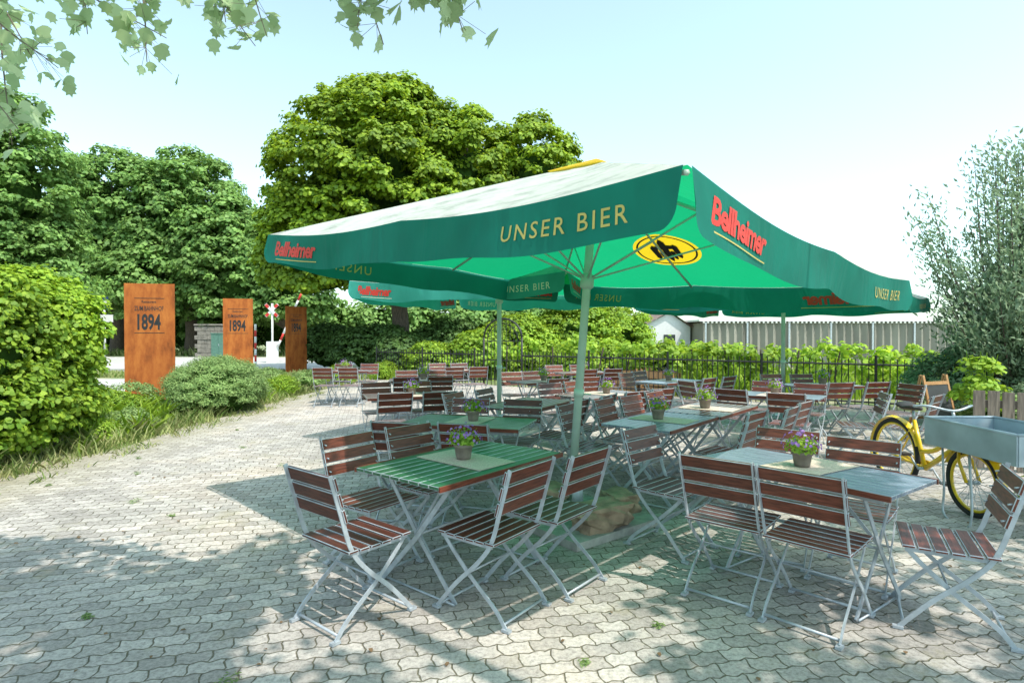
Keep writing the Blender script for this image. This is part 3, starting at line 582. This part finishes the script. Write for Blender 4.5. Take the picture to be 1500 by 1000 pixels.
while (cnt[0]<want[0] or cnt[1]<want[1]) and tries<80000:
    tries+=1; z=random.uniform(4.2,7.6); side=0 if random.random()<.45 else 1
    if cnt[side]>=want[side]: continue
    if side==0:
        gx=random.uniform(-5.4,-.5); gy=random.uniform(.8,4.9)
        if gy>3.9+.9*noise.noise(Vector((gx*1.3,0,5)))+(-gx-2)*.15: continue
        if gx>-1.5 and gy>2.55: continue
        if noise.noise(Vector((gx*1.6,gy*1.6,9)))<-.18: continue
    else:
        gx=random.uniform(.9,7.5); gy=random.uniform(.5,5.6)
        if gy>2.6+gx*.75: continue
        if noise.noise(Vector((gx*1.5,gy*1.5,2)))<-.22: continue
    x=gx+z*K[0]; y=gy+z*K[1]
    if y>-.8 and z<1.6+.62*(y+.6)+.4: continue
    hx=gx+2.6*K[0]; hy=gy+2.6*K[1]
    if abs(hx-.7)+abs(hy-5.05)<3.1: continue
    r=random.uniform(.2,.48); m=int(62*(r/.5)**2)+4; u=unit(m); P.append(np.array([x,y,z])+u*r*(.2+.8*rng.random(m))[:,None]*np.array([1,1,.6])); Nn.append(u*.3+unit(m)*.4+np.array([.2,-.2,.5])); cnt[side]+=1
Nn=np.vstack(Nn); Nn/=np.linalg.norm(Nn,axis=1)[:,None]
leafmesh('crown_leaves',np.vstack(P)-np.array(T0),Nn,.105,'poplar',MAPL,.9,e)
mb.obj('trunk_and_limbs',['twig'],e)
# ---------------- fence ----------------
def fence(pts,name='iron_fence',h=1.08,step=.125):
    mb=MB()
    for (x0,y0),(x1,y1) in zip(pts[:-1],pts[1:]):
        a=Vector((x0,y0,0)); b=Vector((x1,y1,0)); Ln=(b-a).length; n=int(Ln/step)
        for i in range(n+1):
            p=a.lerp(b,i/n); big=i%18==0; mb.tube([p,p+Vector((0,0,h+(.08 if big else 0)))],.03 if big else .012,5 if big else 4)
        for z in(.15,h-.12): mb.tube([a+Vector((0,0,z)),b+Vector((0,0,z))],.02,4)
    mb.obj(name,['iron'])
fence([(-5.0,21.0),(-.9,18.2)]); fence([(.3,17.3),(9.2,11.1),(10.5,10.2)])
mb=MB(); g0=Vector((-.9,18.2,0)); g1=Vector((.3,17.3,0)); d=g1-g0
for s in(0,1): mb.tube([g0.lerp(g1,s),g0.lerp(g1,s)+Vector((0,0,1.5))],.035,6)
for k1,k2,rr in((.5,.6,.03),(.38,.45,.015)):
    arc=[g0+d*(.5-k1*math.cos(a))+Vector((0,0,1.5+k2*math.sin(a))) for a in np.linspace(0,math.pi,14)]; mb.tube(arc,rr,6)
for i in range(1,10): 
    p=g0+d*i/10; mb.tube([p,p+Vector((0,0,1.5+.6*math.sin(i/10*math.pi)))],.011,4)
for z in(.2,.8,1.4): mb.tube([g0+Vector((0,0,z)),g1+Vector((0,0,z))],.014,4)
mb.obj('arched_garden_gate',['iron'])
def vine(pts,name,n,top,mat='vine',spread=.30,lo=.5):
    P=[];Nn=[];mb=MB()
    for (x0,y0),(x1,y1) in zip(pts[:-1],pts[1:]):
        Ln=math.hypot(x1-x0,y1-y0); k=int(n*Ln)
        for i in range(k):
            t=random.random(); g=noise.noise(Vector((t*Ln*.8,x0,0))); ht=top+.35*g
            if g<-.28: continue
            z=ht-abs(random.gauss(0,spread))
            if z<lo: continue
            c=np.array([x0+(x1-x0)*t,y0+(y1-y0)*t,z])+rng.normal(size=3)*np.array([.15,.15,.05]); r=random.uniform(.10,.24); m=int(24*(r/.2)**1.6); u=unit(m)
            P.append(c+u*r*(.4+.6*rng.random(m))[:,None]); q=u+unit(m)*.5+np.array([0,0,.3]); Nn.append(q/np.linalg.norm(q,axis=1)[:,None])
        for i in range(int(Ln/.9)+1):
            t=i/(int(Ln/.9)+1); p=(x0+(x1-x0)*t,y0+(y1-y0)*t); mb.tube([(p[0],p[1],0),(p[0]+random.uniform(-.1,.1),p[1],top*.5),(p[0]+.05,p[1],top)],.022,5)
        for z in(.7,1.1): mb.tube([(x0,y0,z),(x1,y1,z)],.004,4)
    e=empty(name,(0,0,0)); leafmesh('leaves',np.vstack(P),np.vstack(Nn),.12,mat,MAPL,1,e); mb.obj('stems_and_stakes',['bark'],e)
vine([(1.2,17.5),(8.9,12.1)],'grape_vine',18,1.22); vine([(8.2,14.6),(14.5,12.8)],'grape_vine',15,.95); vine([(-.2,19.8),(5,20.5),(12,17)],'grape_vine',13,1.2,'vine',.35)
# ---------------- shed ----------------
e=empty('corrugated_shed',(0,28,0)); mb=MB(); x0,x1=9.4,24; n=int((x1-x0)/.19); vs=[]
for i in range(n+1):
    x=x0+(x1-x0)*i/n; y=(0,.16)[i%2]; vs+=[(x,y,0),(x,y,2.22)]
mb.add(vs,[(2*i,2*i+2,2*i+3,2*i+1) for i in range(n)])
mb.box(((x0+x1)/2,3.2,1.1),(x1-x0-.2,5.8,2.18)); mb.obj('corrugated_wall',['corr'],e)
mb=MB(); mb.box(((x0+x1)/2,3.0,2.29),(x1-x0+.4,6.1,.08))
for i in range(70): mb.box((x0+i*.21,-.10,2.20),(.09,.02,.06),None,0)
for i in range(8): mb.box((x0+.1+i*2.05,-.08,1.1),(.08,.06,2.2),None,1)
mb.obj('roof_and_trim',['white','steel'],e)
e=empty('white_house',(8.1,30,0)); mb=MB(); mb.box((0,2,1.0),(2.6,4,2.0)); mb.add([(-1.3,0,2.0),(1.3,0,2.0),(0.2,0,2.75),(-1.3,4,2),(1.3,4,2),(.2,4,2.75)],[(0,1,2),(3,5,4)]); mb.box((.2,-.01,1.2),(.6,.04,.8),None,1); mb.obj('walls_and_window',['plaster','glass'],e)
mb=MB(); mb.add([(-1.5,-.2,1.9),(.2,-.2,2.82),(.2,4.2,2.82),(-1.5,4.2,1.9),(1.5,-.2,1.9),(1.5,4.2,1.9)],[(0,1,2,3),(1,4,5,2)]); mb.obj('roof',['roof'],e)
for x,y in [(3.2,15.9),(4.0,15.3)]:
    mb=MB()
    for i in range(3):
        mb.box((0,-.3,.12+i*.2),(.8,.025,.17)); mb.box((0,.3,.12+i*.2),(.8,.025,.17)); mb.box((-.4,0,.12+i*.2),(.025,.56,.17)); mb.box((.4,0,.12+i*.2),(.025,.56,.17))
    for a in(-.42,.42):
        for b in(-.32,.32): mb.box((a,b,.34),(.05,.05,.68))
    mb.box((0,0,.5),(.74,.54,.06),None,1); mb.obj('wooden_planter',['pine','soil'],None,(x,y,0),(0,0,R(-35)))
# ---------------- road things ----------------
mb=MB(); mb.tube([(0,0,0),(0,0,3.6)],.06,8); mb.box((0,-.05,2.6),(1.1,.03,.45)); mb.box((.1,-.05,3.55),(.32,.03,.8),None,1); mb.box((.1,-.07,3.55),(.2,.01,.3))
mb.obj('traffic_sign',['white','blue'],None,(-25.2,35.2,0))
e=empty('railway_crossing_barrier',(-13.9,33,0)); mb=MB(); mb.box((0,0,.6),(.5,.5,1.2)); mb.tube([(0,0,0),(0,0,3.4)],.06,8)
for s in(-1,1):
    mt=Matrix.Rotation(R(45*s),3,'Y'); mb.box((0,-.08-.012*s,3.0),(1.0,.02,.16),mt); mb.box(Vector((0,-.10-.014*s,3.0))+mt@Vector((.36,0,0)),(.22,.012,.162),mt,1); mb.box(Vector((0,-.10-.014*s,3.0))+mt@Vector((-.36,0,0)),(.22,.012,.162),mt,1)
dv=Vector((.45,0,1)).normalized()
for i in range(8): mb.tube([Vector((.3,0,.9))+dv*i*.42,Vector((.3,0,.9))+dv*(i+1)*.42],.06,6,i%2)
mb.obj('barrier_post_and_arm',['white','redp'],e)
mb=MB()
for i in range(7): mb.tube([(0,0,.3*i),(0,0,.3*i+.3)],.05,6,i%2)
mb.obj('striped_marker_post',['white','redp'],None,(-12.4,27.5,0))
mb=MB(); mb.box((0,0,.85),(1.0,.5,1.6)); mb.box((0,0,1.68),(1.08,.58,.06)); mb.box((-.25,-.255,.85),(.46,.02,1.45)); mb.box((.25,-.255,.85),(.46,.02,1.45)); mb.box((.03,-.27,.9),(.03,.02,.15),None,1)
mb.obj('utility_cabinet',['cabinet','steel'],None,(-20.0,39.0,0))
mb=MB()
for r_ in range(7):
    for c_ in range(6): mb.box((-1.2+c_*.48+(r_%2)*.2,random.uniform(-.03,.03),.16+r_*.31),(.46,.5,.29))
mb.box((.1,0,2.3),(3.1,.62,.12)); mb.obj('stone_wall',['stonewall'],None,(-21.2,40.8,0))
# ---------------- bicycle ----------------
e=empty('cargo_bicycle',(4.05,6.0,0),(0,0,R(-90)))
def wheel(cx,r,nm):
    mb=MB(); c=Vector((cx,0,r)); ring=lambda rr:[c+Vector((math.cos(a)*rr,0,math.sin(a)*rr)) for a in np.linspace(0,2*math.pi,41)[:-1]]
    mb.tube(ring(r-.022),.024,8,0,closed=True); mb.tube(ring(r-.055),.014,6,2,closed=True); mb.tube([c+Vector((0,-.05,0)),c+Vector((0,.05,0))],.02,8,1)
    for i in range(24):
        a=2*math.pi*i/24; mb.tube([c+Vector((0,.03*(-1)**i,0)),c+Vector((math.cos(a)*(r-.055),0,math.sin(a)*(r-.055)))],.0025,4,1)
    mb.obj(nm,['rubber','steel','yellow'],e)
wheel(0,.36,'rear_wheel'); wheel(1.02,.30,'front_wheel')
mb=MB()
bb=Vector((.44,0,.29)); st=Vector((.28,0,.74)); h1=Vector((.80,0,.82)); h0=Vector((.86,0,.60))
mb.tube([bb,st],.02,8); mb.tube([h0,h1],.024,8); mb.tube([bb,Vector((.62,0,.42)),h0],.025,8); mb.tube(catmull([bb.lerp(st,.35),(.58,0,.50),h0.lerp(h1,.4)]),.023,8)
for s in(-.06,.06):
    mb.tube([bb,(0,s,.36)],.012,6); mb.tube([bb.lerp(st,.9),(0,s,.36)],.010,6); mb.tube([h0,(.93,s,.48),(1.02,s,.30)],.014,6)
def fender(cx,r,a0,a1,r0):
    vs=[];n=18
    for i in range(n+1):
        a=R(a0+(a1-a0)*i/n)
        for yy,k in((-.035,-.012),(0,.004),(.035,-.012)): vs.append((cx+math.cos(a)*(r+k),yy,r0+math.sin(a)*(r+k)))
    mb.add(vs,[(i*3+j,i*3+j+1,(i+1)*3+j+1,(i+1)*3+j) for i in range(n) for j in range(2)],0,True)
fender(0,.385,20,195,.36); fender(1.02,.325,-5,160,.30)
mb.box((.22,.05,.32),(.42,.012,.08))
mb.tube([(.78,0,.55),(1.3,0,.54)],.014,6); mb.tube([(1.3,.2,.60),(1.3,-.2,.60),(.85,-.2,.60),(.85,.2,.60)],.012,6,closed=True); mb.tube([(1.3,0,.54),(1.3,0,.6)],.012,6); mb.tube([(.9,0,.54),(.9,0,.6)],.012,6)
mb.obj('frame_and_fenders',['yellow'],e)
mb=MB(); mb.tube([st,(.265,0,.84)],.013,8); mb.tube([h1,(.78,0,.90)],.013,8); mb.tube(catmull([(.62,-.27,.92),(.74,-.2,.94),(.79,0,.90),(.74,.2,.94),(.62,.27,.92)]),.011,8)
mb.tube([bb+Vector((0,-.07,0)),bb+Vector((0,.07,0))],.014,8); mb.tube([bb+Vector((0,.07,0)),bb+Vector((.12,.075,-.12))],.009,6); mb.tube([bb+Vector((0,-.07,0)),bb+Vector((-.12,-.075,.12))],.009,6)
for s in(-1,1): mb.tube(catmull([(.95,s*.22,.60),(1.0,s*.24,.25),(1.02,s*.25,.015),(1.3,s*.25,.015),(1.25,s*.22,.60)],4),.010,6)
mb.obj('metal_parts',['steel'],e)
mb=MB(); vs=[];n=12
prof=[(-.13,.02,.0),(-.12,.095,.03),(-.04,.10,.035),(.04,.05,.025),(.12,.025,.02),(.15,.005,.0)]
for x,hw,hh in prof:
    for j in range(n): a=2*math.pi*j/n; vs.append((.25+x,hw*math.cos(a),.865+hh*math.sin(a)+(.02 if x<-.1 else 0)))
mb.add(vs,[(i*n+j,i*n+(j+1)%n,(i+1)*n+(j+1)%n,(i+1)*n+j) for i in range(len(prof)-1) for j in range(n)],0,True)
for x,z in((.12,.31-.14),(-.12,.31+.1)): mb.box((.44+x,.12 if x>0 else -.12,z),(.09,.08,.025))
for s in(-1,1): mb.tube([(.64,s*.265,.922),(.53,s*.29,.90)],.017,8)
mb.obj('saddle_pedals_grips',['leather'],e)
mb=MB(); X0,X1,Y=.86,1.80,.31
for s in(-1,1): mb.box(((X0+X1)/2,s*Y,.735),(X1-X0,.012,.23)); mb.tube([(X0,s*Y,.855),(X1,s*Y,.855)],.012,6)
for x in(X0,X1): mb.box((x,0,.735),(.012,2*Y-.014,.23)); mb.tube([(x,-Y,.855),(x,Y,.855)],.012,6)
mb.box(((X0+X1)/2,0,.622),(X1-X0-.014,2*Y-.014,.01)); mb.obj('carrier_tray',['tray'],e)
# ---------------- pallet fence, A-board, small plants ----------------
mb=MB()
for i in range(18): mb.box((i*.135,0,.47+random.uniform(-.01,.01)),(.11,.02,.92))
for z in(.15,.45,.78): mb.box((1.15,.035,z),(2.4,.04,.09))
mb.obj('wooden_pallet_fence',['barn'],None,(5.55,6.75,0),(0,0,R(-28)))
mb=MB(); tl=Matrix.Rotation(R(-12),3,'X'); tl2=Matrix.Rotation(R(12),3,'X')
mb.box((0,-.12,.50),(.46,.012,.75),tl,1)
for s in(-1,1): mb.box((s*.25,-.12,.5),(.04,.025,1.02),tl); mb.box((s*.25,.12,.5),(.04,.025,1.02),tl2)
for z in(.12,.88): mb.box((0,-.12-(.5-z)*.21,z),(.46,.025,.05),tl)
mb.box((0,.13,.35),(.46,.02,.04),tl2); mb.obj('a_frame_chalkboard',['pine','slate'],None,(6.3,8.5,0),(0,0,R(20)))
for x,y,r,h,m in [(7.0,8.2,.4,.6,'herb'),(7.9,8.4,.6,.7,'willow'),(4.75,4.9,.16,.25,'vine')]:
    bush('garden_plant',(x,y,h*.5),(r,r,h*.7),110,.05,m,.12,RH,.6,.5,40)
bush('hollyhock_plant',(6.6,8.0,.75),(.26,.26,.5),26,.07,'vine',.13,MAPL,.9,0,24)
mb=MB()
for i in range(9):
    a=random.uniform(0,6.28); mb.tube(catmull([(0,0,0),(math.cos(a)*.05,math.sin(a)*.05,.5),(math.cos(a)*.2,math.sin(a)*.2,1.1+random.random()*.3)]),.006,4)
mb.obj('hollyhock_stems',['vine'],None,(6.6,8.0,0))
